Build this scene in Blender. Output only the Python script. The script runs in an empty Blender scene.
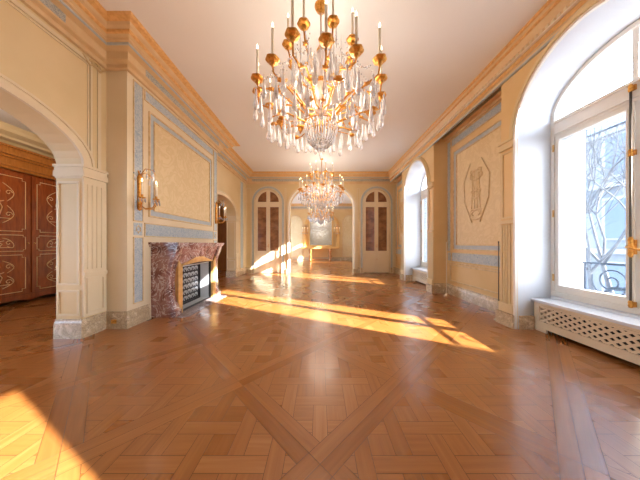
import bpy, math, random
from mathutils import Vector, Matrix
random.seed(7)
sc = bpy.context.scene
C = sc.collection
PI = math.pi

# ------------------------------------------------------------------ camera
EYE = 1.10
cam_d = bpy.data.cameras.new('camera'); cam = bpy.data.objects.new('camera', cam_d); C.objects.link(cam)
cam.location = (0, 0, EYE); cam.rotation_euler = (PI/2, 0, 0)
cam_d.sensor_width = 36; cam_d.lens = 36*216/640; cam_d.shift_y = 4/640; cam_d.clip_start = 0.05; cam_d.clip_end = 300
sc.camera = cam
sc.view_settings.view_transform = 'Standard'; sc.view_settings.look = 'None'
sc.view_settings.gamma = 1; sc.view_settings.use_curve_mapping = False
sc.view_settings.exposure = 0.17

# ------------------------------------------------------------------ sky and sun
SUN_ALT = math.radians(22)
sun_dir = Vector((-0.894*math.cos(SUN_ALT), 0.447*math.cos(SUN_ALT), -math.sin(SUN_ALT)))
w = bpy.data.worlds.new('sky'); sc.world = w; w.use_nodes = True
nt = w.node_tree; nt.nodes.clear()
out = nt.nodes.new('ShaderNodeOutputWorld'); bg = nt.nodes.new('ShaderNodeBackground')
sky = nt.nodes.new('ShaderNodeTexSky'); sky.sky_type = 'NISHITA'; sky.sun_disc = False
sky.sun_elevation = SUN_ALT; sky.sun_rotation = math.atan2(0.894, -0.447); sky.air_density = 1.0; sky.dust_density = 1.5
mixs = nt.nodes.new('ShaderNodeMixRGB'); mixs.inputs[0].default_value = 0.85
mixs.inputs[2].default_value = (4.3, 5.7, 8.0, 1)
nt.links.new(sky.outputs[0], mixs.inputs[1]); nt.links.new(mixs.outputs[0], bg.inputs[0])
bg.inputs[1].default_value = 1.5
nt.links.new(bg.outputs[0], out.inputs[0])
sl = bpy.data.lights.new('sun', 'SUN'); sl.energy = 54; sl.angle = math.radians(0.6); sl.color = (1, 0.97, 0.93)
so = bpy.data.objects.new('sun', sl); C.objects.link(so)
so.rotation_euler = sun_dir.to_track_quat('-Z', 'Y').to_euler(); so.location = (20, -10, 12)
CH_POWER = 85          # warm light of one chandelier
WARM = (1.0, 0.88, 0.74)

# ------------------------------------------------------------------ materials
M = {}
def mat(name, col, rough=0.5, metal=0.0, **kw):
    m = bpy.data.materials.new(name); m.use_nodes = True
    b = m.node_tree.nodes['Principled BSDF']
    b.inputs['Base Color'].default_value = (*col, 1); b.inputs['Roughness'].default_value = rough
    b.inputs['Metallic'].default_value = metal
    for k, v in kw.items():
        b.inputs[k.replace('_', ' ')].default_value = v
    M[name] = m
    return m, m.node_tree, b
def N(nt, t, **kw):
    n = nt.nodes.new(t)
    for k, v in kw.items():
        if hasattr(n, k): setattr(n, k, v)
        else: n.inputs[k.replace('_', ' ')].default_value = v
    return n
def ramp(nt, stops, src):
    r = nt.nodes.new('ShaderNodeValToRGB'); e = r.color_ramp.elements
    while len(e) < len(stops): e.new(0.5)
    for i, (p, c) in enumerate(stops):
        e[i].position = p; e[i].color = (*c, 1)
    nt.links.new(src, r.inputs[0]); return r
def varied(name, c1, c2, scale=3, rough=0.6, metal=0, detail=6, lo=.35, hi=.65, bump=0.0, bscale=40, dist=0.0, **kw):
    m, nt, b = mat(name, c1, rough, metal, **kw)
    tc = N(nt, 'ShaderNodeTexCoord'); n = N(nt, 'ShaderNodeTexNoise', Scale=scale, Detail=detail, Distortion=dist)
    nt.links.new(tc.outputs['Object'], n.inputs['Vector'])
    r = ramp(nt, [(lo, c1), (hi, c2)], n.outputs['Fac']); nt.links.new(r.outputs[0], b.inputs['Base Color'])
    if bump:
        n2 = N(nt, 'ShaderNodeTexNoise', Scale=bscale, Detail=4); nt.links.new(tc.outputs['Object'], n2.inputs['Vector'])
        bp = N(nt, 'ShaderNodeBump', Strength=bump, Distance=0.01); nt.links.new(n2.outputs['Fac'], bp.inputs['Height'])
        nt.links.new(bp.outputs[0], b.inputs['Normal'])
    return m
CREAM = (0.72, 0.57, 0.38); OCHRE = (0.70, 0.52, 0.31)
varied('cream', (0.74, 0.58, 0.33), (0.69, 0.53, 0.28), 1.5, .55)
varied('cream_light', (0.76, 0.64, 0.44), (0.72, 0.59, 0.38), 1.5, .5)
varied('ochre', (0.76, 0.54, 0.26), (0.71, 0.49, 0.22), 2, .55)
varied('ceiling', (0.80, 0.80, 0.80), (0.77, 0.77, 0.76), .6, .8)
varied('white_paint', (0.86, 0.82, 0.74), (0.82, 0.78, 0.70), 2, .4)
varied('door_paint', (0.80, 0.68, 0.48), (0.76, 0.63, 0.43), 2, .4)
varied('cool_white', (0.70, 0.73, 0.77), (0.67, 0.70, 0.74), 2, .5)
varied('gold', (0.80, 0.40, 0.09), (0.52, 0.22, 0.035), 45, .3, 0.8, bump=.5, bscale=70)
varied('gilt_moulding', (0.78, 0.47, 0.19), (0.68, 0.38, 0.13), 25, .45, 0.1, lo=.4, hi=.6)
varied('brass_slip', (0.78, 0.50, 0.20), (0.62, 0.36, 0.11), 12, .3, 0.4)
mat('ivory', (0.80, 0.72, 0.56), .5)
mat('dark_iron', (0.035, 0.035, 0.04), .4, .7)
varied('rail_iron', (0.018, 0.03, 0.05), (0.03, 0.045, 0.07), 20, .6, .0)
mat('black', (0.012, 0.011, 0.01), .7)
mat('steel_rod', (0.55, 0.53, 0.50), .3, .8)
mat('dark_rod', (0.10, 0.08, 0.06), .4, .5)
mat('mirror', (0.72, 0.76, 0.74), .2, .85)
mat('brown_cloth', (0.22, 0.10, 0.045), .8)
# relief ornament (tone on tone damask)
def damask(name, c1, c2, c3, sc_=9):
    m, nt, b = mat(name, c1, .6)
    tc = N(nt, 'ShaderNodeTexCoord')
    v = N(nt, 'ShaderNodeTexNoise', Scale=sc_, Detail=3, Distortion=2.2); nt.links.new(tc.outputs['Object'], v.inputs['Vector'])
    r = ramp(nt, [(.40, c1), (.47, c2), (.53, c2), (.60, c3)], v.outputs['Fac'])
    nt.links.new(r.outputs[0], b.inputs['Base Color'])
    bp = N(nt, 'ShaderNodeBump', Strength=.35, Distance=.01); nt.links.new(v.outputs['Fac'], bp.inputs['Height']); nt.links.new(bp.outputs[0], b.inputs['Normal'])
damask('damask', (0.76, 0.60, 0.35), (0.70, 0.54, 0.29), (0.75, 0.59, 0.34), 4)
damask('blue_band', (0.36, 0.44, 0.50), (0.52, 0.56, 0.56), (0.33, 0.41, 0.48), 16)
damask('blue_frieze', (0.30, 0.33, 0.32), (0.54, 0.51, 0.42), (0.27, 0.30, 0.30), 30)
varied('blue_line', (0.40, 0.46, 0.50), (0.48, 0.52, 0.53), 20, .6)
varied('relief_cream', (0.74, 0.57, 0.33), (0.60, 0.42, 0.20), 14, .55)
# marbles
def marble(name, cols, vein, scale, rough=.18):
    m, nt, b = mat(name, cols[0], rough)
    tc = N(nt, 'ShaderNodeTexCoord')
    n = N(nt, 'ShaderNodeTexNoise', Scale=scale, Detail=10, Distortion=1.6); nt.links.new(tc.outputs['Object'], n.inputs['Vector'])
    k = len(cols)
    r = ramp(nt, [(.30+.4*i/(k-1), c) for i, c in enumerate(cols)], n.outputs['Fac'])
    n2 = N(nt, 'ShaderNodeTexNoise', Scale=scale*1.7, Detail=8, Distortion=2.5); nt.links.new(tc.outputs['Object'], n2.inputs['Vector'])
    a = N(nt, 'ShaderNodeMath', operation='SUBTRACT'); a.inputs[1].default_value = .5; nt.links.new(n2.outputs['Fac'], a.inputs[0])
    ab = N(nt, 'ShaderNodeMath', operation='ABSOLUTE'); nt.links.new(a.outputs[0], ab.inputs[0])
    r2 = ramp(nt, [(0.0, (1, 1, 1)), (0.035, (0, 0, 0))], ab.outputs[0])
    mx = N(nt, 'ShaderNodeMixRGB'); nt.links.new(r2.outputs[0], mx.inputs[0]); nt.links.new(r.outputs[0], mx.inputs[1]); mx.inputs[2].default_value = (*vein, 1)
    nt.links.new(mx.outputs[0], b.inputs['Base Color'])
marble('red_marble', [(0.09, 0.035, 0.03), (0.27, 0.12, 0.095), (0.40, 0.22, 0.185), (0.22, 0.09, 0.08)], (0.72, 0.62, 0.57), 2.6)
marble('grey_marble', [(0.16, 0.11, 0.12), (0.30, 0.23, 0.23), (0.20, 0.14, 0.15)], (0.5, 0.45, 0.43), 6, .12)
marble('cream_marble', [(0.72, 0.56, 0.36), (0.50, 0.37, 0.22), (0.80, 0.66, 0.45)], (0.36, 0.26, 0.17), 6, .25)
# parquet boards
m, nt, b = mat('oak_board', (.3, .14, .05), .27, 0, Coat_Weight=.55, Coat_Roughness=.18)
uv = N(nt, 'ShaderNodeUVMap', uv_map='grain'); mp = N(nt, 'ShaderNodeMapping'); mp.inputs['Scale'].default_value = (2.2, 42, 1)
nt.links.new(uv.outputs[0], mp.inputs[0])
n1 = N(nt, 'ShaderNodeTexNoise', Scale=1.0, Detail=6, Distortion=.5); nt.links.new(mp.outputs[0], n1.inputs['Vector'])
at = N(nt, 'ShaderNodeAttribute', attribute_name='tone')
mm = N(nt, 'ShaderNodeMath', operation='MULTIPLY_ADD'); mm.inputs[1].default_value = .55; nt.links.new(n1.outputs['Fac'], mm.inputs[0]); nt.links.new(at.outputs['Fac'], mm.inputs[2])
r = ramp(nt, [(.25, (0.23, 0.077, 0.016)), (.55, (0.35, 0.130, 0.030)), (.80, (0.44, 0.195, 0.060))], mm.outputs[0])
nt.links.new(r.outputs[0], b.inputs['Base Color'])
rr = N(nt, 'ShaderNodeMapRange'); rr.inputs[3].default_value = .20; rr.inputs[4].default_value = .40; nt.links.new(at.outputs['Fac'], rr.inputs[0]); rr.inputs[2].default_value = .5
nt.links.new(rr.outputs[0], b.inputs['Roughness'])
bp = N(nt, 'ShaderNodeBump', Strength=.12, Distance=.004); nt.links.new(n1.outputs['Fac'], bp.inputs['Height']); nt.links.new(bp.outputs[0], b.inputs['Normal'])
mat('joint', (0.05, 0.02, 0.008), .6)
# furniture woods
def wood(name, c1, c2, rough=.2):
    m, nt, b = mat(name, c1, rough)
    tc = N(nt, 'ShaderNodeTexCoord'); mp = N(nt, 'ShaderNodeMapping'); mp.inputs['Scale'].default_value = (8, 8, 1.2)
    nt.links.new(tc.outputs['Object'], mp.inputs[0])
    n = N(nt, 'ShaderNodeTexNoise', Scale=2.0, Detail=8, Distortion=1.5); nt.links.new(mp.outputs[0], n.inputs['Vector'])
    r = ramp(nt, [(.3, c1), (.7, c2)], n.outputs['Fac']); nt.links.new(r.outputs[0], b.inputs['Base Color'])
wood('mahogany', (0.20, 0.042, 0.012), (0.38, 0.095, 0.025))
wood('walnut', (0.36, 0.13, 0.025), (0.50, 0.20, 0.045), .3)
wood('gilt_wood', (0.66, 0.36, 0.10), (0.78, 0.46, 0.15), .35)
mat('inlay', (0.85, 0.58, 0.28), .35)
# glass
def glassy(name, tint, refl, power=None):
    m = bpy.data.materials.new(name); m.use_nodes = True; nt = m.node_tree; nt.nodes.clear()
    o = N(nt, 'ShaderNodeOutputMaterial'); t = N(nt, 'ShaderNodeBsdfTransparent'); t.inputs[0].default_value = (*tint, 1)
    g = N(nt, 'ShaderNodeBsdfGlossy', Roughness=.02); f = N(nt, 'ShaderNodeFresnel', IOR=1.45)
    mu = N(nt, 'ShaderNodeMath', operation='MULTIPLY'); mu.inputs[1].default_value = refl
    nt.links.new(f.outputs[0], mu.inputs[0])
    x = N(nt, 'ShaderNodeMixShader'); nt.links.new(mu.outputs[0], x.inputs[0]); nt.links.new(t.outputs[0], x.inputs[1]); nt.links.new(g.outputs[0], x.inputs[2])
    nt.links.new(x.outputs[0], o.inputs[0]); M[name] = m
glassy('window_glass', (.97, .98, .98), .8)
m = bpy.data.materials.new('crystal'); m.use_nodes = True; nt = m.node_tree; nt.nodes.clear()
o = N(nt, 'ShaderNodeOutputMaterial'); t = N(nt, 'ShaderNodeBsdfTransparent'); t.inputs[0].default_value = (.97, .97, .97, 1)
pb = N(nt, 'ShaderNodeBsdfPrincipled'); pb.inputs['Base Color'].default_value = (.76, .75, .75, 1); pb.inputs['Roughness'].default_value = .08; pb.inputs['IOR'].default_value = 1.9
lw = N(nt, 'ShaderNodeLayerWeight', Blend=.45); mr = N(nt, 'ShaderNodeMapRange'); mr.inputs[3].default_value = .34; mr.inputs[4].default_value = .95
nt.links.new(lw.outputs['Facing'], mr.inputs[0])
x = N(nt, 'ShaderNodeMixShader'); nt.links.new(mr.outputs[0], x.inputs[0]); nt.links.new(t.outputs[0], x.inputs[1]); nt.links.new(pb.outputs[0], x.inputs[2]); nt.links.new(x.outputs[0], o.inputs[0])
M['crystal'] = m
def emis(name, col, s):
    m, nt, b = mat(name, col, .5); b.inputs['Emission Color'].default_value = (*col, 1); b.inputs['Emission Strength'].default_value = s
emis('flame', (1.0, 0.82, 0.55), 3.5)
# outside
varied('facade_stone', (0.13, 0.135, 0.14), (0.18, 0.18, 0.18), .8, .8)
mat('facade_glass', (0.09, 0.11, 0.14), .3)
varied('zinc_roof', (0.14, 0.16, 0.19), (0.18, 0.20, 0.23), 1, .6)
varied('street_ground', (0.12, 0.125, 0.13), (0.16, 0.16, 0.16), .5, .9)
varied('bark', (0.045, 0.045, 0.05), (0.09, 0.09, 0.09), 3, .9)
varied('shutter_white', (0.85, 0.86, 0.88), (0.82, 0.83, 0.86), 3, .5)
varied('outside_stone', (0.24, 0.24, 0.24), (0.27, 0.27, 0.27), 2, .8)

# ------------------------------------------------------------------ mesh building
class MB:
    def __init__(s, f=None): s.v = []; s.f = []; s.sm = []; s.map = f
    def add(s, vs, fs, smooth=False):
        o = len(s.v)
        if s.map: vs = [s.map(*v) for v in vs]
        s.v += [tuple(v) for v in vs]; s.f += [tuple(i+o for i in f) for f in fs]; s.sm += [smooth]*len(fs); return s
    def box(s, x0, x1, y0, y1, z0, z1):
        v = [(x, y, z) for x in (x0, x1) for y in (y0, y1) for z in (z0, z1)]
        return s.add(v, [(0, 1, 3, 2), (4, 6, 7, 5), (0, 4, 5, 1), (2, 3, 7, 6), (0, 2, 6, 4), (1, 5, 7, 3)])
    def prism(s, poly, a0, a1, ax='y', smooth=False):
        # poly in the two other axes in order (x,y,z minus ax)
        def P(p, a): return {'x': (a, p[0], p[1]), 'y': (p[0], a, p[1]), 'z': (p[0], p[1], a)}[ax]
        n = len(poly); v = [P(p, a0) for p in poly]+[P(p, a1) for p in poly]
        fs = [tuple(range(n))[::-1], tuple(range(n, 2*n))]
        s.add(v, fs)
        o = len(s.v)-2*n
        for i in range(n):
            j = (i+1) % n; s.f.append((o+i, o+j, o+n+j, o+n+i)); s.sm.append(smooth)
        return s
    def tube(s, pts, r, n=8, cap=True):
        pts = [Vector(p) for p in pts]; k = len(pts)
        rs = r if isinstance(r, (list, tuple)) else [r]*k
        vs = []; up = None
        for i, p in enumerate(pts):
            t = (pts[min(i+1, k-1)]-pts[max(i-1, 0)]).normalized()
            if up is None:
                up = Vector((0, 0, 1)) if abs(t.z) < .9 else Vector((1, 0, 0))
            a = (up - t*up.dot(t)).normalized(); bb = t.cross(a); up = a
            for j in range(n):
                an = 2*PI*j/n; vs.append(p+(a*math.cos(an)+bb*math.sin(an))*rs[i])
        fs = [(i*n+j, i*n+(j+1) % n, (i+1)*n+(j+1) % n, (i+1)*n+j) for i in range(k-1) for j in range(n)]
        if cap: fs += [tuple(range(n))[::-1], tuple(range((k-1)*n, k*n))]
        return s.add(vs, fs, True)
    def lathe(s, prof, c=(0, 0, 0), n=16, lobes=0, la=0.0, cap=True):
        vs = []
        for r, z in prof:
            for j in range(n):
                a = 2*PI*j/n; q = r*(1+la*math.cos(lobes*a)) if lobes else r
                vs.append((c[0]+q*math.cos(a), c[1]+q*math.sin(a), c[2]+z))
        k = len(prof)
        fs = [(i*n+j, i*n+(j+1) % n, (i+1)*n+(j+1) % n, (i+1)*n+j) for i in range(k-1) for j in range(n)]
        if cap: fs += [tuple(range(n))[::-1], tuple(range((k-1)*n, k*n))]
        return s.add(vs, fs, True)
    def loft(s, loops, close=True, wrap=False, smooth=False):
        n = len(loops[0]); vs = [p for l in loops for p in l]; k = len(loops); fs = []
        for i in range(k if wrap else k-1):
            i2 = (i+1) % k
            for j in range(n if close else n-1):
                j2 = (j+1) % n; fs.append((i*n+j, i*n+j2, i2*n+j2, i2*n+j))
        return s.add(vs, fs, smooth)
    def build(s, name, m, parent=None, recalc=True):
        me = bpy.data.meshes.new(name); me.from_pydata(s.v, [], s.f)
        me.polygons.foreach_set('use_smooth', s.sm)
        me.materials.append(M[m] if isinstance(m, str) else m)
        if recalc:
            import bmesh
            bm = bmesh.new(); bm.from_mesh(me); bmesh.ops.recalc_face_normals(bm, faces=bm.faces); bm.to_mesh(me); bm.free()
        me.update()
        o = bpy.data.objects.new(name, me); C.objects.link(o)
        if parent: o.parent = parent
        return o
def empty(name, loc=(0, 0, 0), rz=0):
    o = bpy.data.objects.new(name, None); C.objects.link(o); o.location = loc; o.rotation_euler.z = rz; o.empty_display_size = .1; return o
def tag(o, label=None, cat=None, group=None, kind=None):
    if label: o['label'] = label
    if cat: o['category'] = cat
    if group: o['group'] = group
    if kind: o['kind'] = kind
    return o
KIDS = {}
def copy_tree(o, parent=None):
    c = o.copy(); C.objects.link(c)
    if parent: c.parent = parent
    for ch in list(o.children): copy_tree(ch, c)
    return c
# plane maps: (u, z, d) -> world
def PL(x0): return lambda u, z, d: (x0+d, u, z)
def PR(x0): return lambda u, z, d: (x0-d, u, z)
def PB(y0): return lambda u, z, d: (u, y0-d, z)
def PF(y0): return lambda u, z, d: (u, y0+d, z)
class PM(MB):
    """builder in wall coordinates: box(u0,u1,z0,z1,d0,d1)"""
    def frame(s, u0, u1, z0, z1, w, d0, d1):
        s.box(u0, u1, z0, z0+w, d0, d1); s.box(u0, u1, z1-w, z1, d0, d1)
        s.box(u0, u0+w, z0+w, z1-w, d0, d1); s.box(u1-w, u1, z0+w, z1-w, d0, d1); return s
def arch(uc, h, zs, rise, zb, n=20):
    p = [(uc-h, zb)]
    for i in range(n+1):
        a = PI-PI*i/n; p.append((uc+h*math.cos(a), zs+rise*math.sin(a)))
    p.append((uc+h, zb)); return p
def arched_wall(mb, u0, u1, z0, z1, ops, d0, d1, reveal=True):
    """wall sheet pair in (u,z,d) coordinates with arched openings ops=(uc,h,zs,rise,zb)"""
    ops = sorted(ops); cur = u0
    for (uc, h, zs, rise, zb) in ops:
        if uc-h > cur: mb.box(cur, uc-h, z0, z1, d0, d1)
        A = arch(uc, h, zs, rise, zb)[1:-1]
        for d in (d0, d1):
            for a, b in zip(A, A[1:]):
                mb.add([(a[0], a[1], d), (b[0], b[1], d), (b[0], z1, d), (a[0], z1, d)], [(0, 1, 2, 3)])
        mb.add([(uc-h, z1, d0), (uc+h, z1, d0), (uc+h, z1, d1), (uc-h, z1, d1)], [(0, 1, 2, 3)])
        if zb > z0+1e-4: mb.box(uc-h, uc+h, z0, zb, d0, d1)
        if reveal: mb.loft([[(p[0], p[1], d0) for p in A], [(p[0], p[1], d1) for p in A]], close=False)
        cur = uc+h
    if cur < u1: mb.box(cur, u1, z0, z1, d0, d1)
    return mb
def arch_ring(mb, o1, o2, d0, d1, close=False):
    """solid ring between two arch outlines with equal counts"""
    mb.loft([[(p[0], p[1], d0) for p in o1], [(p[0], p[1], d1) for p in o1], [(p[0], p[1], d1) for p in o2], [(p[0], p[1], d0) for p in o2]], close=close, wrap=True)
    return mb
def sweep(mb, path, prof, closed=False, right=True):
    """profile (d,z) swept along xy path, d measured to the right of travel, mitred"""
    P = [Vector(p) for p in path]; n = len(P); loops = []
    for i in range(n):
        a = P[i]-P[i-1] if (i > 0 or closed) else P[1]-P[0]
        b = P[(i+1) % n]-P[i] if (i < n-1 or closed) else P[-1]-P[-2]
        a.normalize(); b.normalize()
        na = Vector((a.y, -a.x)); nb = Vector((b.y, -b.x))
        mt = (na+nb); mt = mt/max(.2, mt.dot(na)) if mt.length > 1e-6 else na
        loops.append([(P[i].x+mt.x*d, P[i].y+mt.y*d, z) for d, z in prof])
    mb.loft(loops, close=True, wrap=closed)
    if not closed:
        k = len(prof); o = len(mb.v)-n*k
        mb.f += [tuple(o+i for i in range(k)), tuple(o+(n-1)*k+i for i in range(k))]; mb.sm += [False, False]
    return mb
def clip(poly, a, b, c):
    """keep a*x+b*y<=c"""
    out = []; n = len(poly)
    for i in range(n):
        p, q = poly[i], poly[(i+1) % n]
        fp = a*p[0]+b*p[1]-c; fq = a*q[0]+b*q[1]-c
        if fp <= 0: out.append(p)
        if (fp < 0 < fq) or (fq < 0 < fp):
            t = fp/(fp-fq); out.append((p[0]+(q[0]-p[0])*t, p[1]+(q[1]-p[1])*t))
    return out

# ------------------------------------------------------------------ dimensions
H = 3.70; XL = -2.79; XB = -2.52; XR = 2.85; XP = 2.55; XW = 3.05; XE = 3.50
YN = -4.5; YF = 8.15; Y2 = 14.3; BR0, BR1 = 2.82, 5.31
WC = [2.10, 5.78, -1.47, 11.8]      # window centres
HW = .76

# ------------------------------------------------------------------ floor
def make_floor():
    L = .655; y0 = 1.734
    V = []; F = []; tone = []; uvs = []; mi = []
    def poly(p, ang, t):
        if len(p) < 3: return
        o = len(V); cx = sum(q[0] for q in p)/len(p); cy = sum(q[1] for q in p)/len(p)
        ox, oy = random.random()*50, random.random()*50
        for q in p:
            V.append((q[0], q[1], 0.0)); u = q[0]*math.cos(ang)+q[1]*math.sin(ang); v = -q[0]*math.sin(ang)+q[1]*math.cos(ang)
            uvs.append((u+ox, v+oy))
        F.append(tuple(range(o, o+len(p)))); tone.append(t); mi.append(0)
    r2 = math.sqrt(.5); half = L*r2          # half side of the tiled square, measured across
    bw = .083; g = .0011
    def rect_uv(cx, cy, ua, ub, va, vb, ang):
        c, s = math.cos(ang), math.sin(ang)
        return [(cx+u*c-v*s, cy+u*s+v*c) for u, v in ((ua, va), (ub, va), (ub, vb), (ua, vb))]
    def T(): return min(.36, max(.15, random.gauss(.22, .055)))
    for i in range(-9, 8):
        for j in range(-8, 22):
            if (i+j) % 2: continue
            cx = i*L; cy = y0+j*L
            if cx < -6.3 or cx > 3.9 or cy < -5.2 or cy > 15: continue
            q = PI/4
            # frieze boards around the square
            for k in range(4):
                a = q+k*PI/2; t = T()-.04
                if k % 2 == 0: poly(rect_uv(cx, cy, -half+g, half-g, -half+g, -half+bw-g, a), a, t)
                else: poly(rect_uv(cx, cy, -half+bw+g, half-bw-g, -half+g, -half+bw-g, a), a, t)
            w = half-bw
            k1, k2 = (math.cos(q), math.sin(q)), (-math.sin(q), math.cos(q))
            c1 = cx*k1[0]+cy*k1[1]; c2 = cx*k2[0]+cy*k2[1]
            def cut(p):
                for (a, b), c in ((k1, c1), (k2, c2)):
                    p = clip(p, a, b, c+w-g)
                    p = clip(p, -a, -b, -c+w-g)
                return p
            per = 2*w*math.sqrt(2)/5.0; sw = .088
            for a in range(-3, 4):
                for b in range(-3, 4):
                    x0 = cx+a*per; yy = cy+b*per
                    # filler square between strips
                    fx0, fx1 = x0+sw/2+g, x0+per-sw/2-g; fy0, fy1 = yy+sw/2+g, yy+per-sw/2-g
                    poly(cut([(fx0, fy0), (fx1, fy0), (fx1, fy1), (fx0, fy1)]), 0 if (a+b) % 2 else PI/2, T())
                    # crossings and half strips: weave
                    if (a+b) % 2 == 0:   # vertical passes
                        poly(cut([(x0-sw/2+g, yy-per+sw/2+g), (x0+sw/2-g, yy-per+sw/2+g), (x0+sw/2-g, yy+per-sw/2-g), (x0-sw/2+g, yy+per-sw/2-g)]), PI/2, T()+.03)
                    else:
                        poly(cut([(x0-per+sw/2+g, yy-sw/2+g), (x0-per+sw/2+g, yy+sw/2-g), (x0+per-sw/2-g, yy+sw/2-g), (x0+per-sw/2-g, yy-sw/2+g)][::-1]), 0, T()+.03)
    o = len(V)
    for (x, y) in ((-6.3, -4.6), (3.6, -4.6), (3.6, 15), (-6.3, 15)): V.append((x, y, -.0012)); uvs.append((0, 0))
    F.append((o, o+1, o+2, o+3)); tone.append(0); mi.append(1)
    me = bpy.data.meshes.new('floor'); me.from_pydata(V, [], F)
    me.materials.append(M['oak_board']); me.materials.append(M['joint'])
    me.polygons.foreach_set('material_index', mi)
    ul = me.uv_layers.new(name='grain'); at = me.attributes.new('tone', 'FLOAT', 'FACE')
    for i, p in enumerate(me.polygons):
        for li in p.loop_indices: ul.data[li].uv = uvs[me.loops[li].vertex_index]
    at.data.foreach_set('value', tone)
    # face the boards upward
    import bmesh
    bm = bmesh.new(); bm.from_mesh(me)
    bad = [f for f in bm.faces if f.normal.z < 0]
    bmesh.ops.reverse_faces(bm, faces=bad); bm.to_mesh(me); bm.free()
    ob = bpy.data.objects.new('floor', me); C.objects.link(ob)
    tag(ob, 'oak parquet floor laid in large diagonal woven squares', 'floor', kind='structure')
make_floor()

# ------------------------------------------------------------------ ceilings
cl = MB().box(XL-.3, XE, YN-.1, Y2+.3, H, H+.15).build('ceiling', 'ceiling'); tag(cl, 'plain pale ceiling above the chandeliers', 'ceiling', kind='structure')
cl2 = MB().box(-6.0, XL-.3, YN-.1, 9.0, 3.2, 3.35).build('ceiling', 'ceiling'); tag(cl2, 'ceiling of the side room behind the left arch', 'ceiling', kind='structure')

# ------------------------------------------------------------------ left wall
OPL = [(1.60, .93, 2.03, .45, 0), (6.20, .93, 2.03, .45, 0), (-2.6, .93, 2.03, .45, 0)]
wl = arched_wall(PM(PL(XL)), YN, YF, 0, H, OPL, -.30, 0).build('wall_left', 'cream')
tag(wl, 'left wall with low arched openings and painted chimney breast', 'wall', kind='structure')
br = MB()
br.map = PL(XL)
# chimney breast with a firebox hole
fb0, fb1, fbz = 3.42, 4.42, .80
br.box(BR0, fb0, 0, H, 0, XB-XL); br.box(fb1, BR1, 0, H, 0, XB-XL); br.box(fb0, fb1, fbz, H, 0, XB-XL)
br.build('chimney_breast', 'cream_light', wl)
def painted_side(plane, u0, u1, zt, parent, wide_z, inner_z, lower_to, rosette=True, vw=.13, lower_band=True):
    """blue painted bands with raised fillets on a wall field"""
    b = PM(plane); e = .004
    zl, zh = wide_z
    # outer vertical bands above and below the wide band
    cols = ((u0, u0+vw), (u1-vw, u1))
    for a, c in cols:
        b.box(a, c, zh+.035, zt, 0, e)
        if lower_band: b.box(a, c, lower_to, zl-.035, 0, e)
        if rosette: b.box(a, c, zl, zh, 0, e)
    b.box(u0+vw+.05, u1-vw-.05, zl, zh, 0, e)
    b.box(u0+vw+.05, u1-vw-.05, zt-.13, zt, 0, e)
    b.build('painted_band', 'blue_band', parent)
    f = PM(plane)
    for a, c in cols:
        f.frame(a-.012, c+.012, zh+.02, zt+.012, .012, 0, .012)
        if lower_band: f.frame(a-.012, c+.012, lower_to-.012, zl-.022, .012, 0, .012)
    f.frame(u0+vw+.035, u1-vw-.035, zl-.015, zh+.015, .012, 0, .012)
    f.frame(u0+vw+.035, u1-vw-.035, zt-.145, zt+.015, .012, 0, .012)
    a0, a1 = u0+vw+.13, u1-vw-.13; i0, i1 = inner_z
    f.frame(a0-.02, a1+.02, i0-.02, i1+.02, .02, 0, .02)
    f.frame(a0+.075, a1-.075, i0+.075, i1-.075, .015, 0, .018)
    f.build('fillet_moulding', 'relief_cream', parent)
    g = PM(plane).frame(a0, a1, i0, i1, .07, 0, .006); g.build('painted_line', 'blue_line', parent)
    PM(plane).box(a0+.09, a1-.09, i0+.09, i1-.09, 0, .004).build('panel_field', 'damask', parent)
    return a0, a1, i0, i1
painted_side(PL(XB), BR0+.10, BR1-.05, 3.31, wl, (1.22, 1.39), (1.52, 3.03), .30, vw=.14)
r_ = PM(PL(XB))
for u in (BR0+.17, BR1-.12):
    pts = [(u+.045*math.cos(k*PI/6)*(1 if k % 2 else .6), 1.305+.055*math.sin(k*PI/6)*(1 if k % 2 else .6), .008) for k in range(12)]
    r_.tube(pts+[pts[0]], .006, 5)
r_.build('rosette', 'relief_cream', wl)
# wall field beyond the breast
b = PM(PL(XL)); b.box(7.55, 7.80, .25, 3.3, 0, .004); b.build('painted_band', 'blue_line', wl)
b = PM(PL(XL)); b.frame(7.52, 7.83, .22, 3.33, .02, 0, .02); b.box(-1.0, 2.63, 3.28, 3.32, 0, .02); b.box(-1.0, 2.60, 3.25, 3.265, 0, .012); b.box(2.61, 2.63, 2.04, 3.28, 0, .02); b.box(2.585, 2.60, 2.04, 3.265, 0, .012); b.box(2.70, 2.74, .24, 3.34, 0, .015); b.build('fillet_moulding', 'cream_light', wl)
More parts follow.
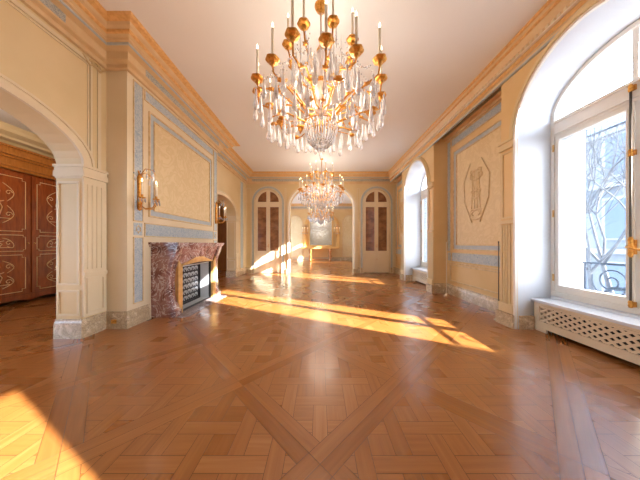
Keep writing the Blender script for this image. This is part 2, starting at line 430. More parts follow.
# archivolts, imposts, pilasters of left openings
def left_arch_trim(uc, hw, zs, rise):
    b = PM(PL(XL))
    for (i, o, d) in ((0, .085, .03), (.085, .11, .045)):
        arch_ring(b, arch(uc, hw+i, zs, rise+i, zs), arch(uc, hw+o, zs, rise+o, zs), 0, d)
    b.build('arch_moulding', 'cream_light', wl)
    b = PM(PL(XL))
    for sgn in (-1, 1):
        e = uc+sgn*hw
        a, c = (e, e+.27) if sgn > 0 else (e-.27, e)
        for (z0, z1, k) in ((zs-.03, zs, .05), (zs-.075, zs-.03, .03), (zs-.14, zs-.075, .045), (zs-.16, zs-.14, .02)):
            # capital wraps round the reveal
            b.box(a-(k*.5 if sgn > 0 else 0), c+(k*.5 if sgn < 0 else 0), z0, z1, -.30-k*.3, k)
        b.box(a, c, .24, zs-.16, 0, .022)
        for kk in range(4):
            uu = a+.035+kk*.055
            b.box(uu, uu+.028, .80, zs-.22, .022, .03)
        b.frame(a+.03, c-.03, .27, .70, .02, .022, .034); b.box(a, c, .72, .76, .022, .035)
        # reveal panel mouldings (plane across the wall thickness)
    b.build('pilaster', 'cream_light', wl)
    for sgn in (-1, 1):
        e = uc+sgn*hw
        rb = PM(lambda u, z, d, e=e, s=sgn: (u, e-s*d, z))
        rb.frame(XL-.28, XL-.02, .62, zs-.2, .022, 0, .016); rb.frame(XL-.28, XL-.02, .26, .56, .022, 0, .016)
        rb.build('reveal_panel', 'cream_light', wl)
for (uc, h, zs, ri, zb) in OPL: left_arch_trim(uc, h, zs, ri)

# ------------------------------------------------------------------ right wall
wr = PM(PR(XW)); OPR = [(c, HW, 2.72, .54, .42) for c in WC]
arched_wall(wr, YN, Y2+.3, 0, H, OPR, -(XE-XW), 0); wr = wr.build('wall_right', 'cool_white')
tag(wr, 'right wall with tall arched windows between painted recesses', 'wall', kind='structure')
edges = sorted([(c-.94, c+.94) for c in WC])
cur = YN; rb = MB()
rec = []
for a, c in edges:
    if a > cur: rb.box(XR, XW, cur, a, 0, H); rec.append((cur, a))
    cur = c
rb.box(XR, XW, cur, Y2+.3, 0, H)
rb.build('recess_panel_wall', 'ochre', wr)
pier = PM(PR(XP)); spl = PM(PR(XP))
ZI, RI, HI = 2.50, .78, .69
for c in WC:
    arched_wall(pier, c-.94, c+.94, 0, H, [(c, HI, ZI, RI, 0)], -.006, 0, reveal=False)
    for a_, e_ in ((c-.94, c-.80), (c+.80, c+.94)): pier.box(a_, e_, 0, H, -(XW-XP), -.006)
    pier.box(c-.80, c+.80, ZI+RI+.03, H, -(XW-XP), -.006)
    A = arch(c, HI, ZI, RI, 0); B = arch(c, HW, 2.72, .54, 0)
    n = 4
    loops = [[(p[0]+(q[0]-p[0])*k/n, p[1]+(q[1]-p[1])*k/n, -(XW-XP)*k/n) for p, q in zip(A, B)] for k in range(n+1)]
    spl.loft(loops, close=False)
pier.build('window_pier', 'ochre', wr)
spl.build('window_reveal', 'cool_white', wr)
tr = PM(PR(XP)); tw = PM(PR(XP)); fl = PM(PR(XP)); bs = PM(PR(XP))
for c in WC:
    for (i, o, d) in ((0, .03, .03), (.03, .065, .05), (.065, .095, .03)):
        arch_ring(tw if i == 0 else tr, arch(c, HI+i, ZI, RI+i, 0 if i == 0 else ZI), arch(c, HI+o, ZI, RI+o, 0 if i == 0 else ZI), 0, d)
    for s in (-1, 1):
        a, e = (c+HI+.03, c+.94) if s > 0 else (c-.94, c-HI-.03)
        for (z0, z1, k) in ((ZI-.03, ZI, .05), (ZI-.09, ZI-.03, .03), (ZI-.12, ZI-.09, .04)):
            tr.box(a, e, z0, z1, 0, k)
        tr.box(a, e, .18, .30, 0, .04); tr.box(a, e, 1.38, 1.42, 0, .03)
        nfl = 5; wf = (e-a)/nfl
        for k in range(nfl): fl.box(a+k*wf+.008, a+(k+1)*wf-.008, .30, 1.36, 0, .022)
        fl.frame(a+.02, e-.02, 1.45, ZI-.15, .02, 0, .014)
        bs.box(*sorted((c+s*(HI-.015), c+s*(HI+.05))), 0, .17, -.21, -.02)
        bs.box(a-(.02 if s > 0 else 0.03), e+(.03 if s > 0 else .02), 0, .17, -.02, .055)
tr.build('arch_moulding', 'cream', wr); tw.build('arch_bead', 'white_paint', wr); fl.build('fluted_pilaster', 'cream', wr); bs.build('pilaster_base', 'cream_marble', wr)
# painted recess fields
for (a, c) in rec:
    if c-a < 1.0 or a > 8: continue
    a2, c2 = a+.03, c-.03
    if c2 > 8: c2 = YF-.05
    a0, a1, i0, i1 = painted_side(PR(XR), a2, c2, 3.33, wr, (.74, .91), (1.00, 3.04), .2, rosette=True, vw=.10, lower_band=False)
    b = PM(PR(XR)); b.frame(a2+.10, c2-.10, .30, .66, .022, 0, .02); b.box(a2, c2, .68, .705, 0, .03); b.build('fillet_moulding', 'relief_cream', wr)
    # low relief trophy in the field
    b = PM(PR(XR)); um = (a0+a1)/2
    for s in (-1, 1):
        for (zz, rr) in ((2.35, .16), (2.0, .12), (1.62, .15)):
            b.tube([(um+s*(.06+1.6*rr*(1-math.exp(-t*.9))*math.cos(t)*.9), zz+rr*.9*math.sin(t)*math.exp(-t*.12), .008) for t in [k*.45 for k in range(11)]], .011, 5)
        b.tube([(um+s*.14, 2.62, .008), (um+s*.32, 2.3, .008), (um+s*.3, 1.9, .008), (um+s*.1, 1.5, .008)], .012, 5)
    for k in range(4): b.tube([(um+(k-1.5)*.07, 1.75, .008), (um+(k-1.5)*.05, 2.45, .008)], .01, 5)
    b.lathe([(0.001, 1.42), (.05, 1.5), (.09, 1.6), (.04, 1.68), (.001, 1.7)], (um, 0, 0), 10) if False else None
    b.build('relief_ornament', 'relief_cream', wr)

# ------------------------------------------------------------------ far wall of the salon
OPB = [(-1.96, .50, 2.67, .50, 0), (.065, 1.2, 2.50, .85, 0), (2.13, .50, 2.67, .50, 0)]
wb = arched_wall(PM(PB(YF)), XL-.3, XW, 0, H, OPB, -.25, 0).build('wall_back', 'cream')
tag(wb, 'far wall with a broad central arch between two arched doors', 'wall', kind='structure')
b = PM(PB(YF)); bt = PM(PB(YF)); bb_ = PM(PB(YF))
uc, hw_, zs, ri, _ = OPB[1]
wbd = PM(PB(YF))
for (i, o, d) in ((0, .05, .04), (.05, .09, .055), (.09, .12, .03)):
    arch_ring(wbd if i == 0 else b, arch(uc, hw_+i, zs, ri+i, 0.0), arch(uc, hw_+o, zs, ri+o, 0.0), 0, d)
for s in (-1, 1):
    e = uc+s*hw_
    for (z0, z1, k) in ((0, .16, .07),):
        bb_.box(min(e-s*.01, e+s*.14), max(e-s*.01, e+s*.14), z0, z1, 0, k)
for (uc2, h2, z2, r2_, _) in (OPB[0], OPB[2]):
    arch_ring(bt, arch(uc2, h2+.03, z2, r2_+.03, 0), arch(uc2, h2+.10, z2, r2_+.10, 0), 0, .012)
    for (i, o, d) in ((0, .03, .03), (.10, .125, .03)):
        arch_ring(b, arch(uc2, h2+i, z2, r2_+i, 0), arch(uc2, h2+o, z2, r2_+o, 0), 0, d)
for (a, c) in ((-2.78, -2.60), (-1.33, -1.27), (1.40, 1.50), (2.76, 2.84)):
    b.frame(a, c, .25, 3.2, .018, 0, .014)
b.box(-2.79, -1.2, 2.55, 2.58, 0, .02) if False else None
b.build('door_surround', 'cream_light', wb); wbd.build('arch_bead', 'white_paint', wb); bt.build('painted_band', 'blue_line', wb); bb_.build('plinth', 'cream_marble', wb)
def arched_door(idx, uc, lab):
    root = empty('door_%d' % idx, (uc, YF+.02, 0)); tag(root, lab, 'door', kind='structure')
    m = lambda u, z, d: (u, -d, z)
    hs = .49; zs = 2.67
    for s in (-1, 1):
        b = PM(m)
        u0, u1 = (0.004, hs) if s > 0 else (-hs, -.004)
        ui0, ui1 = (.07, hs-.09) if s > 0 else (-hs+.09, -.07)
        # stiles and rails around the glazing, solid lower panel, top quarter round
        b.box(u0, u1, .02, .84, -.05, 0); b.box(min(u0, ui0), max(u0, ui0), .84, 2.50, -.05, 0); b.box(ui1, u1, .84, 2.50, -.05, 0) if s > 0 else b.box(ui1, u1, .84, 2.5, -.05, 0)
        b.box(u0, u1, 2.50, 2.67, -.05, 0)
        # quarter-round head ring
        n = 10
        o = [(s*hs*math.cos(PI/2*k/n), zs+hs*math.sin(PI/2*k/n)) for k in range(n+1)]+[(s*.004, zs+hs), (s*.004, zs)]
        iu = [(s*(hs-.09)*math.cos(PI/2*k/n), zs+.02+(hs-.09)*math.sin(PI/2*k/n)) for k in range(n+1)]
        iu = [(max(abs(p[0]), .07)*s, p[1]) for p in iu]+[(s*.07, zs+.02+(hs-.09)*.98), (s*.07, zs+.02)]
        arch_ring(b, o, iu, -.05, 0, close=True)
        b.frame(u0+.05, u1-.05, .12, .76, .018, 0, .014); b.frame(ui0-.015, ui1+.015, .825, 2.515, .015, 0, .012)
        leaf = b.build('door_leaf', 'door_paint', root)
        g = PM(m); g.box(ui0, ui1, .84, 2.5, -.03, -.022)
        g.prism([(p[0], p[1]) for p in iu], -.03, -.022, 'z') if False else None
        g.add([(p[0], p[1], -.025) for p in iu], [tuple(range(len(iu)))])
        g.build('pane', 'brown_glass', leaf)
    h = MB(); h.lathe([(.006, 0), (.006, .10), (.011, .11), (.011, .13), (.003, .14)], (.02, -.02, .96), 10); h.tube([(.02, -.0, 1.02), (.02, -.05, 1.02), (-.05, -.055, 1.02)], .007, 8)
    h.lathe([(.02, 0), (.016, .02)], (.02, -.015, .52), 8); h.build('door_handle', 'gold', root)
# brown glazed panes with silk behind
m, nt, bsd = mat('brown_glass', (0.20, 0.085, 0.035), .12)
tc = N(nt, 'ShaderNodeTexCoord'); mp = N(nt, 'ShaderNodeMapping'); mp.inputs['Scale'].default_value = (3, 3, 5); nt.links.new(tc.outputs['Object'], mp.inputs[0])
n1 = N(nt, 'ShaderNodeTexNoise', Scale=1.2, Detail=3); nt.links.new(mp.outputs[0], n1.inputs['Vector'])
r = ramp(nt, [(.35, (0.16, 0.06, 0.025)), (.65, (0.33, 0.16, 0.07))], n1.outputs['Fac']); nt.links.new(r.outputs[0], bsd.inputs['Base Color'])
arched_door(1, -1.96, 'arched double door with brown glazing left of the far arch')
arched_door(2, 2.13, 'arched double door with brown glazing right of the far arch')
MB().box(XL, -1.3, YF+.24, YF+.26, 0, 3.4).build('door_backing', 'brown_cloth', wb)
MB().box(1.4, XW-.01, YF+.24, YF+.26, 0, 3.4).build('door_backing', 'brown_cloth', wb)

# ------------------------------------------------------------------ cornices
prof = [(0, 3.36), (.04, 3.36), (.04, 3.41), (.09, 3.42), (.10, 3.43), (.10, 3.525), (.17, 3.535), (.18, 3.555), (.22, 3.56), (.22, 3.585), (.26, 3.60), (.27, 3.63), (.315, 3.645), (.34, 3.672), (.385, 3.68), (.40, 3.70), (0, 3.70)]
loop = [(XL, YN), (XL, BR0), (XB, BR0), (XB, BR1), (XL, BR1), (XL, YF), (XR, YF), (XR, YN)]
def cornice(nm, path, lab, fpaths=None, closed=True):
    o = sweep(MB(), path, prof, closed).build(nm, 'cornice_cream'); tag(o, lab, 'cornice', kind='structure')
    fb = MB()
    for p in (fpaths or [path]): sweep(fb, p, [(.095, 3.435), (.106, 3.435), (.106, 3.52), (.095, 3.52)], False)
    fb.build('frieze_band', 'blue_frieze', o)
    sweep(MB(), path, [(.17, 3.537), (.186, 3.540), (.190, 3.556), (.17, 3.556)], closed).build('grey_fillet', 'blue_line', o)
    sweep(MB(), path, [(.33, 3.664), (.352, 3.67), (.39, 3.678), (.412, 3.699), (.38, 3.70), (.33, 3.68)], closed).build('gilt_edge', 'gilt_moulding', o)
    sweep(MB(), path, [(.255, 3.598), (.276, 3.602), (.28, 3.63), (.26, 3.632)], closed).build('gilt_bead', 'gilt_moulding', o)
    return o
varied('cornice_cream', (0.72, 0.53, 0.30), (0.66, 0.46, 0.24), 6, .5)
co = cornice('trim_1', loop, 'gilt and cream cornice with grey frieze round the salon', [[(XL, YN), (XL, 2.28)], [(XB, 3.0), (XB, 5.15)], [(XL, 5.6), (XL, YF-.25)], [(XL+.25, YF), (XR-.25, YF)], [(XR, YF-.25), (XR, YN)]])
# dentil rows on the cornice (left breast and wall, near part of the right side)
d = MB()
y = YN+.5
while y < YF-.45:
    x = XB if BR0-.25 < y < BR1+.25 else XL
    d.box(x+.19, x+.235, y, y+.035, 3.60, 3.635); y += .07
d.build('dentil_row', 'cream_light', co)
# beam-like cornice over the window piers
prof2 = [(.0, 3.37), (.0, 3.33), (.025, 3.33), (.03, 3.37), (.015, 3.40), (.015, 3.46), (.045, 3.47), (.05, 3.51), (.035, 3.53), (.06, 3.58), (.075, 3.61), (.07, 3.63), (.095, 3.66), (.10, 3.70), (-.05, 3.70), (-.05, 3.37)]
pb_ = PM(PR(XP))
def strip(mb, pr, ya, yb):
    mb.loft([[(ya, z, dd) for dd, z in pr], [(yb, z, dd) for dd, z in pr]], close=True)
    k = len(pr); o = len(mb.v)-2*k; mb.f += [tuple(range(o, o+k)), tuple(range(o+k, o+2*k))]; mb.sm += [False, False]
strip(pb_, prof2, YN, YF-.35); co2 = pb_.build('trim_2', 'cornice_cream'); tag(co2, 'cream and gilt cornice above the right hand windows', 'cornice', kind='structure')
q = PM(PR(XP)); strip(q, [(.012, 3.405), (.022, 3.405), (.022, 3.455), (.012, 3.455)], YN, YF-.35); strip(q, [(.06, 3.60), (.085, 3.605), (.085, 3.635), (.06, 3.635)], YN, YF-.35)
strip(q, [(.09, 3.665), (.11, 3.67), (.115, 3.70), (.09, 3.70)], YN, YF-.35); q.build('gilt_bead', 'gilt_moulding', co2)
q = PM(PR(XP)); strip(q, [(.0, 3.325), (.03, 3.325), (.032, 3.345), (.0, 3.345)], YN, YF-.35); q.build('grey_fillet', 'blue_line', co2)
q = PM(PR(XP)); yy = YN+.2
while yy < YF-.5: q.box(yy, yy+.03, 3.475, 3.505, .03, .062); yy += .06
q.build('dentil_row', 'cream_light', co2)
q = PM(PR(XP)); strip(q, [(.012, 3.462), (.058, 3.462), (.06, 3.47), (.012, 3.47)], YN, YF-.35); q.build('white_fillet', 'white_paint', co2)
# carved corner ornament beside the breast
q = PM(PL(XL))
for s in (-1, 1):
    q.tube([(2.66+s*(.02+.045*(1-t/6))*math.cos(t), 3.30+.05*math.sin(t)*(1-t/8), .02) for t in [k*.5 for k in range(11)]], .01, 5)
q.tube([(2.52, 3.33, .015), (2.6, 3.26, .02), (2.66, 3.29, .025), (2.72, 3.26, .02), (2.79, 3.33, .015)], .012, 5)
q.build('carved_ornament', 'relief_cream', wl)

# baseboards
bp_ = [(0, 0), (.028, 0), (.028, .15), (.022, .18), (.012, .2), (.012, .22), (0, .22)]
def baseboard(nm, paths, lab, mat_='cream_marble'):
    b = MB()
    for p in paths: sweep(b, p, bp_)
    o = b.build(nm, mat_); tag(o, lab, 'baseboard', kind='structure')
baseboard('baseboard_left', [[(XL-.30, 2.53), (XL, 2.53), (XL, BR0), (XB, BR0), (XB, 3.19)], [(XB, 4.71), (XB, BR1), (XL, BR1)][:2], [(XL-.30, 7.13), (XL, 7.13), (XL, YF-.03)], [(XL, YN+.05), (XL, -3.53)], [(XL, -1.67), (XL, .67), (XL-.30, .67)]], 'veined cream marble baseboard along the left wall')
pr = []
for (a, c) in rec:
    c2 = min(c, YF)
    if a < YF: pr.append([(XR, c2-.001), (XR, a+.001)])
for c in WC[:3]:
    pr.append([(XP+.0, c+HI), (XW-.29, c+HI+.035)][:0] or [(XR, c+.94), (XP, c+.94)])
    pr.append([(XP, c-.94), (XR, c-.94)])
baseboard('baseboard_right', pr, 'veined marble baseboard along the painted recesses')
baseboard('baseboard_back', [[(XL, YF), (-2.5, YF)], [(-1.40, YF), (-1.27, YF)], [(1.41, YF), (1.6, YF)], [(2.66, YF), (XR, YF)]], 'marble baseboard along the far wall')
# socket in the marble base
sk = MB().box(-.03, .03, -.012, 0, -.025, .025).build('wall_socket', 'gold'); sk.location = (-2.66, BR0-.028, .10); tag(sk, 'small brass wall socket in the marble base beside the chimney breast', 'socket')

# ------------------------------------------------------------------ near end wall (behind the viewer) and side rooms
wf = MB().box(-6.0, XE, YN-.15, YN, 0, H).build('wall_front', 'cream'); tag(wf, 'end wall of the salon behind the viewer', 'wall', kind='structure')
sw_ = arched_wall(PM(PL(-5.9)), YN, 9.0, 0, 3.2, [(.2, .8, 2.2, .3, .5), (-3, .8, 2.2, .3, .5)], -.2, 0).build('wall_side_room', 'walnut'); tag(sw_, 'wood panelled wall of the side room behind the left arch', 'wall', kind='structure')  # two unseen openings added here so daylight reaches the side room
sw2 = MB().box(-6.0, XL-.3, 9.0, 9.15, 0, 3.2).build('wall_side_end', 'walnut'); tag(sw2, 'brown panelled end wall of the side room', 'wall', kind='structure')
q = MB(); sweep(q, [(-5.9, YN), (-5.9, 9.0), (XL-.3, 9.0)], [(0, 2.92), (.20, 2.93), (.22, 2.97), (.30, 3.0), (.31, 3.04), (.40, 3.09), (.42, 3.15), (.46, 3.2), (0, 3.2)]); o = q.build('trim_3', 'cream_light'); tag(o, 'cream cornice of the side room above the wooden entablature', 'cornice', kind='structure')
# second room: side wall and end wall
w2l = arched_wall(PM(PL(XL-.1)), YF+.25, Y2+.3, 0, H, [(9.5, .75, 2.6, .5, .4), (11.4, .75, 2.6, .5, .4), (13.2, .75, 2.6, .5, .4)], -.2, 0).build('wall_second_left', 'cream'); tag(w2l, 'left wall of the further room', 'wall', kind='structure')  # unseen arched openings added to let sky light into the further room
OP2 = [(-.93, .22, 2.65, .22, .25), (1.95, .3, 2.65, .3, .25), (-2.0, .3, 2.65, .3, .25)]
w2b = MB().box(XL-.3, XE, Y2, Y2+.3, 0, H).build('wall_second_back', 'ochre'); tag(w2b, 'end wall of the further room with mirror and arched panels', 'wall', kind='structure')
b = PM(PB(Y2)); g = PM(PB(Y2))
for (uc, h, z, r_1, zb) in ((-1.62, .42, 2.55, .42, .3), (1.95, .42, 2.55, .42, .3)):
    arch_ring(b, arch(uc, h, z, r_1, zb), arch(uc, h+.05, z, r_1+.05, zb), 0, .04); b.box(uc-h-.05, uc+h+.05, zb-.05, zb, 0, .04)
    A = arch(uc, h, z, r_1, zb); g.add([(p[0], p[1], .012) for p in A], [tuple(range(len(A)))])
b.build('arch_moulding', 'cornice_cream', w2b); g.build('panel_field', 'damask', w2b)
b = PM(PB(Y2)); A0 = arch(.13, 1.02, 2.3, .75, .9); arch_ring(b, A0, arch(.13, 1.16, 2.3, .89, .9), 0, .08); arch_ring(b, arch(.13, .96, 2.3, .69, .9), A0, 0, .05)
b.build('gilt_arch', 'gilt_wood', w2b)
cornice('trim_4', [(XL-.1, YF+.25), (XL-.1, Y2), (XR, Y2), (XR, YF+.25)], 'gilt and cream cornice round the further room')
baseboard('baseboard_second', [[(XL-.1, YF+.3), (XL-.1, Y2), (XR, Y2)]], 'pale marble baseboard of the further room', 'cream_marble')

# ------------------------------------------------------------------ windows
def make_window(idx, c, lab):
    root = empty('window_%d' % idx, (XW, c, 0)); tag(root, lab, 'window', kind='structure')
    m = lambda u, z, d: (-d, u, z)
    zb, zt0, zt1, zs, ri = .42, 2.49, 2.70, 2.72, .53
    b = PM(m); fw = .045
    arch_ring(b, arch(0, HW-.002, zs, ri, zb+.002), arch(0, HW-fw, zs, ri-fw, zb+.002), -.09, 0); b.box(-HW+fw, HW-fw, zb+.002, zb+.05, -.09, 0)
    b.box(-HW+fw, HW-fw, zt0, zt1, -.08, -.005); b.box(-HW+fw, HW-fw, zt1-.04, zt1-.01, -.005, .02); b.box(-HW+fw, HW-fw, zt0+.03, zt0+.055, -.005, .012)
    b.box(-HW+fw, HW-fw, zb+.05, zb+.065, 0, .02)
    b.box(-.022, .022, zt1, zs+ri-fw, -.07, -.02)
    b.build('window_frame', 'white_paint', root)
    for s in (-1, 1):
        b = PM(m); a, e = (.004, HW-fw-.003) if s > 0 else (-HW+fw+.003, -.004)
        sm = .05; ce = .055
        ia, ie = (ce, e-sm) if s > 0 else (a+sm, -ce)
        b.box(a, ia, zb+.055, zt0-.002, -.065, -.01); b.box(ie, e, zb+.055, zt0-.002, -.065, -.01)
        b.box(ia, ie, zb+.055, zb+.15, -.065, -.01); b.box(ia, ie, zt0-.055, zt0-.002, -.065, -.01)
        b.frame(ia-.012, ie+.012, zb+.138, zt0-.043, .012, -.01, .0)
        sash = b.build('sash', 'white_paint', root)
        PM(m).box(ia, ie, zb+.15, zt0-.055, -.042, -.038).build('pane', 'window_glass', sash)
        hb = PM(m)
        for hz in (.62, 1.45, 2.3): hb.box((HW-fw+.004)*s-.008, (HW-fw+.004)*s+.008, hz, hz+.09, 0, .012)
        hb.build('hinge', 'brass_slip', sash)
    b = PM(m); A = arch(0, HW-fw, zs, ri-fw, zt1); b.add([(p[0], p[1], -.045) for p in A], [tuple(range(len(A)))]); b.build('fanlight_pane', 'window_glass', root)
    # espagnolette bolt with brass guides
    e = PM(m); e.tube([(0, zb+.07, .03), (0, zt0+.14, .03)], .009, 8)
    rod = e.build('espagnolette', 'dark_rod', root)
    g = PM(m)
    for z in (zb+.06, zb+.62, 1.95, zt0+.09):
        g.box(-.022, .022, z+.01, z+.06, 0, .022); g.tube([(0, z, .03), (0, z+.02, .03), (0, z+.035, .03), (0, z+.05, .03), (0, z+.07, .03)], [.013, .019, .015, .019, .013], 10)
    g.box(-.024, .024, 1.0, 1.14, 0, .025); g.tube([(0, .97, .03), (0, 1.0, .03), (0, 1.03, .03), (0, 1.07, .03), (0, 1.11, .03), (0, 1.14, .03), (0, 1.17, .03)], [.011, .02, .016, .024, .016, .02, .011], 10)
    g.tube([(0, 1.07, .04), (0, 1.07, .075), (-.04, 1.06, .085), (-.11, 1.04, .08)], [.012, .01, .009, .011], 8)
    g.build('window_handle', 'gold', root)
    return root
labs = ['tall arched casement window nearest on the right, open to view above the lattice cover', 'tall arched casement window further along the right wall', 'arched casement window beside the viewer', 'arched window of the further room beyond the arch']
for i, c in enumerate(WC): make_window(i+1, c, labs[i])

def clipped_strips(mb, u0, u1, z0, z1, slope, pitch, w, d0, d1):
    n = math.hypot(1, slope); a, b = -slope/n, 1/n
    cs = [a*u+b*z for u in (u0, u1) for z in (z0, z1)]; c = min(cs)
    while c < max(cs):
        p = [(u0, z0), (u1, z0), (u1, z1), (u0, z1)]
        p = clip(p, a, b, c+w); p = clip(p, -a, -b, -c)
        if len(p) >= 3:
            k = len(p); mb.add([(q[0], q[1], d0) for q in p]+[(q[0], q[1], d1) for q in p], [tuple(range(k)), tuple(range(2*k-1, k-1, -1))]+[(i, (i+1) % k, k+(i+1) % k, k+i) for i in range(k)])
        c += pitch
def radiator_cover():
    root = empty('radiator_cover', (XW, 0, 0))
    m = lambda u, z, d: (-d, u, z)
    D = XW-2.775; h = .70
    b = PM(m)
    b.box(-h, h, .045, .13, D-.02, D); b.box(-h, h, .315, .365, D-.02, D); b.box(-h, -h+.07, .0, .365, D-.02, D); b.box(h-.07, h, 0, .365, D-.02, D)
    b.box(-h+.07, -h+.15, .0, .05, D-.02, D); b.box(h-.15, h-.07, 0, .05, D-.02, D)
    b.box(-h, -h+.02, 0, .365, 0.004, D-.02); b.box(h-.02, h, 0, .365, .004, D-.02)
    b.frame(-h+.055, h-.055, .115, .33, .015, D, D+.012)
    b.build('cover_panel', 'white_paint_warm', root)
    g = PM(m); clipped_strips(g, -h+.07, h-.07, .13, .315, 0.70, .050, .024, D-.014, D-.008); clipped_strips(g, -h+.07, h-.07, .13, .315, -0.70, .050, .024, D-.010, D-.004)
    g.build('lattice_grille', 'white_paint_warm', root)
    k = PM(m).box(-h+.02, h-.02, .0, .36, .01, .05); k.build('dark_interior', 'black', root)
    s = PM(m); s.box(-h-.005, h+.005, .365, .395, .003, D+.035); s.box(-h, h, .395, .417, .003, .07)
    s.build('sill_shelf', 'cool_white', root)
    return root
varied('white_paint_warm', (0.80, 0.68, 0.50), (0.76, 0.64, 0.46), 3, .45)
rc = radiator_cover(); rc.location.y = WC[0]; G = 'lattice radiator covers under the windows'
tag(rc, 'cream radiator cover with diamond lattice grille under the nearest right window', 'radiator cover', G)
for i, l in ((1, 'cream lattice radiator cover under the further right window'),):
    c = copy_tree(rc); c.location.y = WC[i]; c['label'] = l

# ------------------------------------------------------------------ outside the windows
def railing():
    root = empty('balcony_railing', (3.42, 0, .42))
    m = lambda u, z, d: (-d, u, z)
    b = PM(m); h = HW-.062
    b.box(-h, h, .43, .455, -.018, .018); b.box(-h, h, .01, .025, -.012, .012)
    for u in (-h+.01, 0, h-.01): b.box(u-.008, u+.008, .01, .44, -.008, .008)
    b.build('rail_frame', 'rail_iron', root)
    for s in (-1, 1):
        g = PM(m); uc = s*.45
        pts = []
        for k in range(44):
            t = k/43; a = PI*.9+t*4.6*PI*.9; r = .215*(1-t*.88)
            pts.append((uc-s*.01+s*r*.85*math.cos(a)*-1, .235+r*math.sin(a)*.95, 0))
        g.tube(pts, .0085, 6)
        g.tube([(uc+s*.05, .10, 0), (uc-s*.02, .16, 0), (uc-s*.14, .17, 0), (uc-s*.22, .11, 0), (uc-s*.30, .10, 0)], [.012, .022, .03, .02, .006], 6)
        g.tube([(uc-s*.05, .03, 0), (uc-s*.16, .08, 0), (uc-s*.26, .05, 0)], [.006, .026, .006], 6)
        g.build('iron_scroll', 'rail_iron', root)
    return root
rl = railing(); rl.location.y = WC[0]; tag(rl, 'scrolled blue-grey iron railing outside the nearest right window', 'railing', 'scrolled iron window railings')
for i, l in ((1, 'scrolled iron railing outside the further right window'), (2, 'scrolled iron railing outside the window beside the viewer')):
    c = copy_tree(rl); c.location.y = WC[i]; c['label'] = l
def shutter():
    root = empty('folded_shutter', (0, 0, 0))
    b = MB(); b.box(.012, .30, -.035, 0, .46, 2.70); b.box(.0, .012, -.05, 0, .44, 2.72)
    b.build('shutter_board', 'shutter_white', root)
    l = MB(); z = .52
    while z < 2.62: l.box(.04, .27, -.048, -.033, z, z+.028); z += .045
    l.build('louvre', 'shutter_white', root)
    return root
sh = shutter(); sh.location = (3.16, WC[0]+HW-.004, 0); tag(sh, 'white louvred shutter folded in the outer reveal of the nearest right window', 'shutter', 'folded white window shutters')
c = copy_tree(sh); c.location = (3.16, WC[1]+HW-.004, 0); c['label'] = 'white louvred shutter folded in the outer reveal of the further right window'

# street, building opposite, bare trees
g = MB().box(XE, 60, -40, 80, -6.2, -6).build('street_ground', 'street_ground'); tag(g, 'pale street ground below the windows', 'ground', kind='structure')
bd = empty('apartment_building', (15, 9, -6))
MB().box(0, 8, 0, 60, 0, 13.0).build('building_wall', 'facade_stone', bd)
rf = MB(); rf.prism([(-.4, 13.0), (8, 13.0), (8, 15.5), (1.6, 15.2)], -.3, 60, 'y'); rf.build('roof', 'zinc_roof', bd)
q = MB()
for z in (3.2, 6.6, 10.0, 12.7): q.box(-.25, 0.02, 0, 60, z, z+.25)
q.build('string_course', 'outside_stone', bd)
fr = MB().box(-.06, .02, -.65, .65, -.1, 2.1).build('window', 'outside_stone', bd); gl = MB().box(-.09, -.05, -.5, .5, 0, 1.95).build('pane', 'facade_glass', fr)
first = True
for z in (.9, 4.1, 7.4, 10.6):
    for k in range(16):
        if first: o = fr; first = False
        else:
            o = fr.copy(); C.objects.link(o); o.parent = bd; p = gl.copy(); C.objects.link(p); p.parent = o
        o.location = (0, 1.8+k*2.6, z)
tag(bd, 'pale stone apartment building with grey roof seen through the nearest window', 'building')
def tree(loc, seed, h, lab, deep=6):
    rnd = random.Random(seed); b = MB()
    def br(p, d, l, r, lv):
        q = p+d*l; mid = (p+q)/2+Vector((rnd.uniform(-1, 1), rnd.uniform(-1, 1), 0))*l*.05
        b.tube([p, mid, q], [r, r*.85, r*.65], 6 if lv < 2 else 4, cap=False)
        if lv >= deep: return
        for k in range(4 if lv in (1, 2) else 3 if lv < 5 else 2):
            nd = (d+Vector((rnd.uniform(-1, 1), rnd.uniform(-1, 1), rnd.uniform(-.15, .7)))*.75).normalized()
            br(q, nd, l*rnd.uniform(.60, .82), r*.56, lv+1)
    br(Vector((0, 0, 0)), Vector((0, 0, 1)), h, .13, 0)
    o = b.build('bare_tree', 'bark'); o.location = loc; tag(o, lab, 'tree', 'bare winter trees in the street')
tree((8.2, 6.0, -6), 3, 3.9, 'bare winter tree outside the nearest right window, left one')
tree((10.0, 8.0, -6), 5, 3.5, 'bare winter tree further along outside the nearest right window')
tree((9.5, 20.5, -6), 8, 3.7, 'bare winter tree outside the further right window')

def added_shade_tree(y, seed, lab):  # unseen trunk added outside to keep sun off a window reveal
    rnd = random.Random(seed); b = MB()
    b.tube([(0, 0, 0), (0, 0, 6), (.0, 0, 12.4)], [.27, .245, .20], 12)
    for k in range(7):
        a = k*.9; d = Vector((math.cos(a), math.sin(a), .9)); p = Vector((0, 0, 12.2)); q = p+d*1.6
        b.tube([p, (p+q)/2+Vector((0, 0, .15)), q], [.09, .07, .05], 6)
        for j in range(4):
            q2 = q+Vector((rnd.uniform(-1, 1), rnd.uniform(-1, 1), 1.0))*1.1; b.tube([q, q2], [.04, .015], 5)
    o = b.build('added_shade_tree', 'bark'); o.location = (8, y, -6); tag(o, lab, 'tree', 'added out-of-frame trees shading the windows')
added_shade_tree(.27, 1, 'tall bare tree added out of frame to shade the nearest right window')
added_shade_tree(3.95, 2, 'tall bare tree added out of frame to shade the further right window')

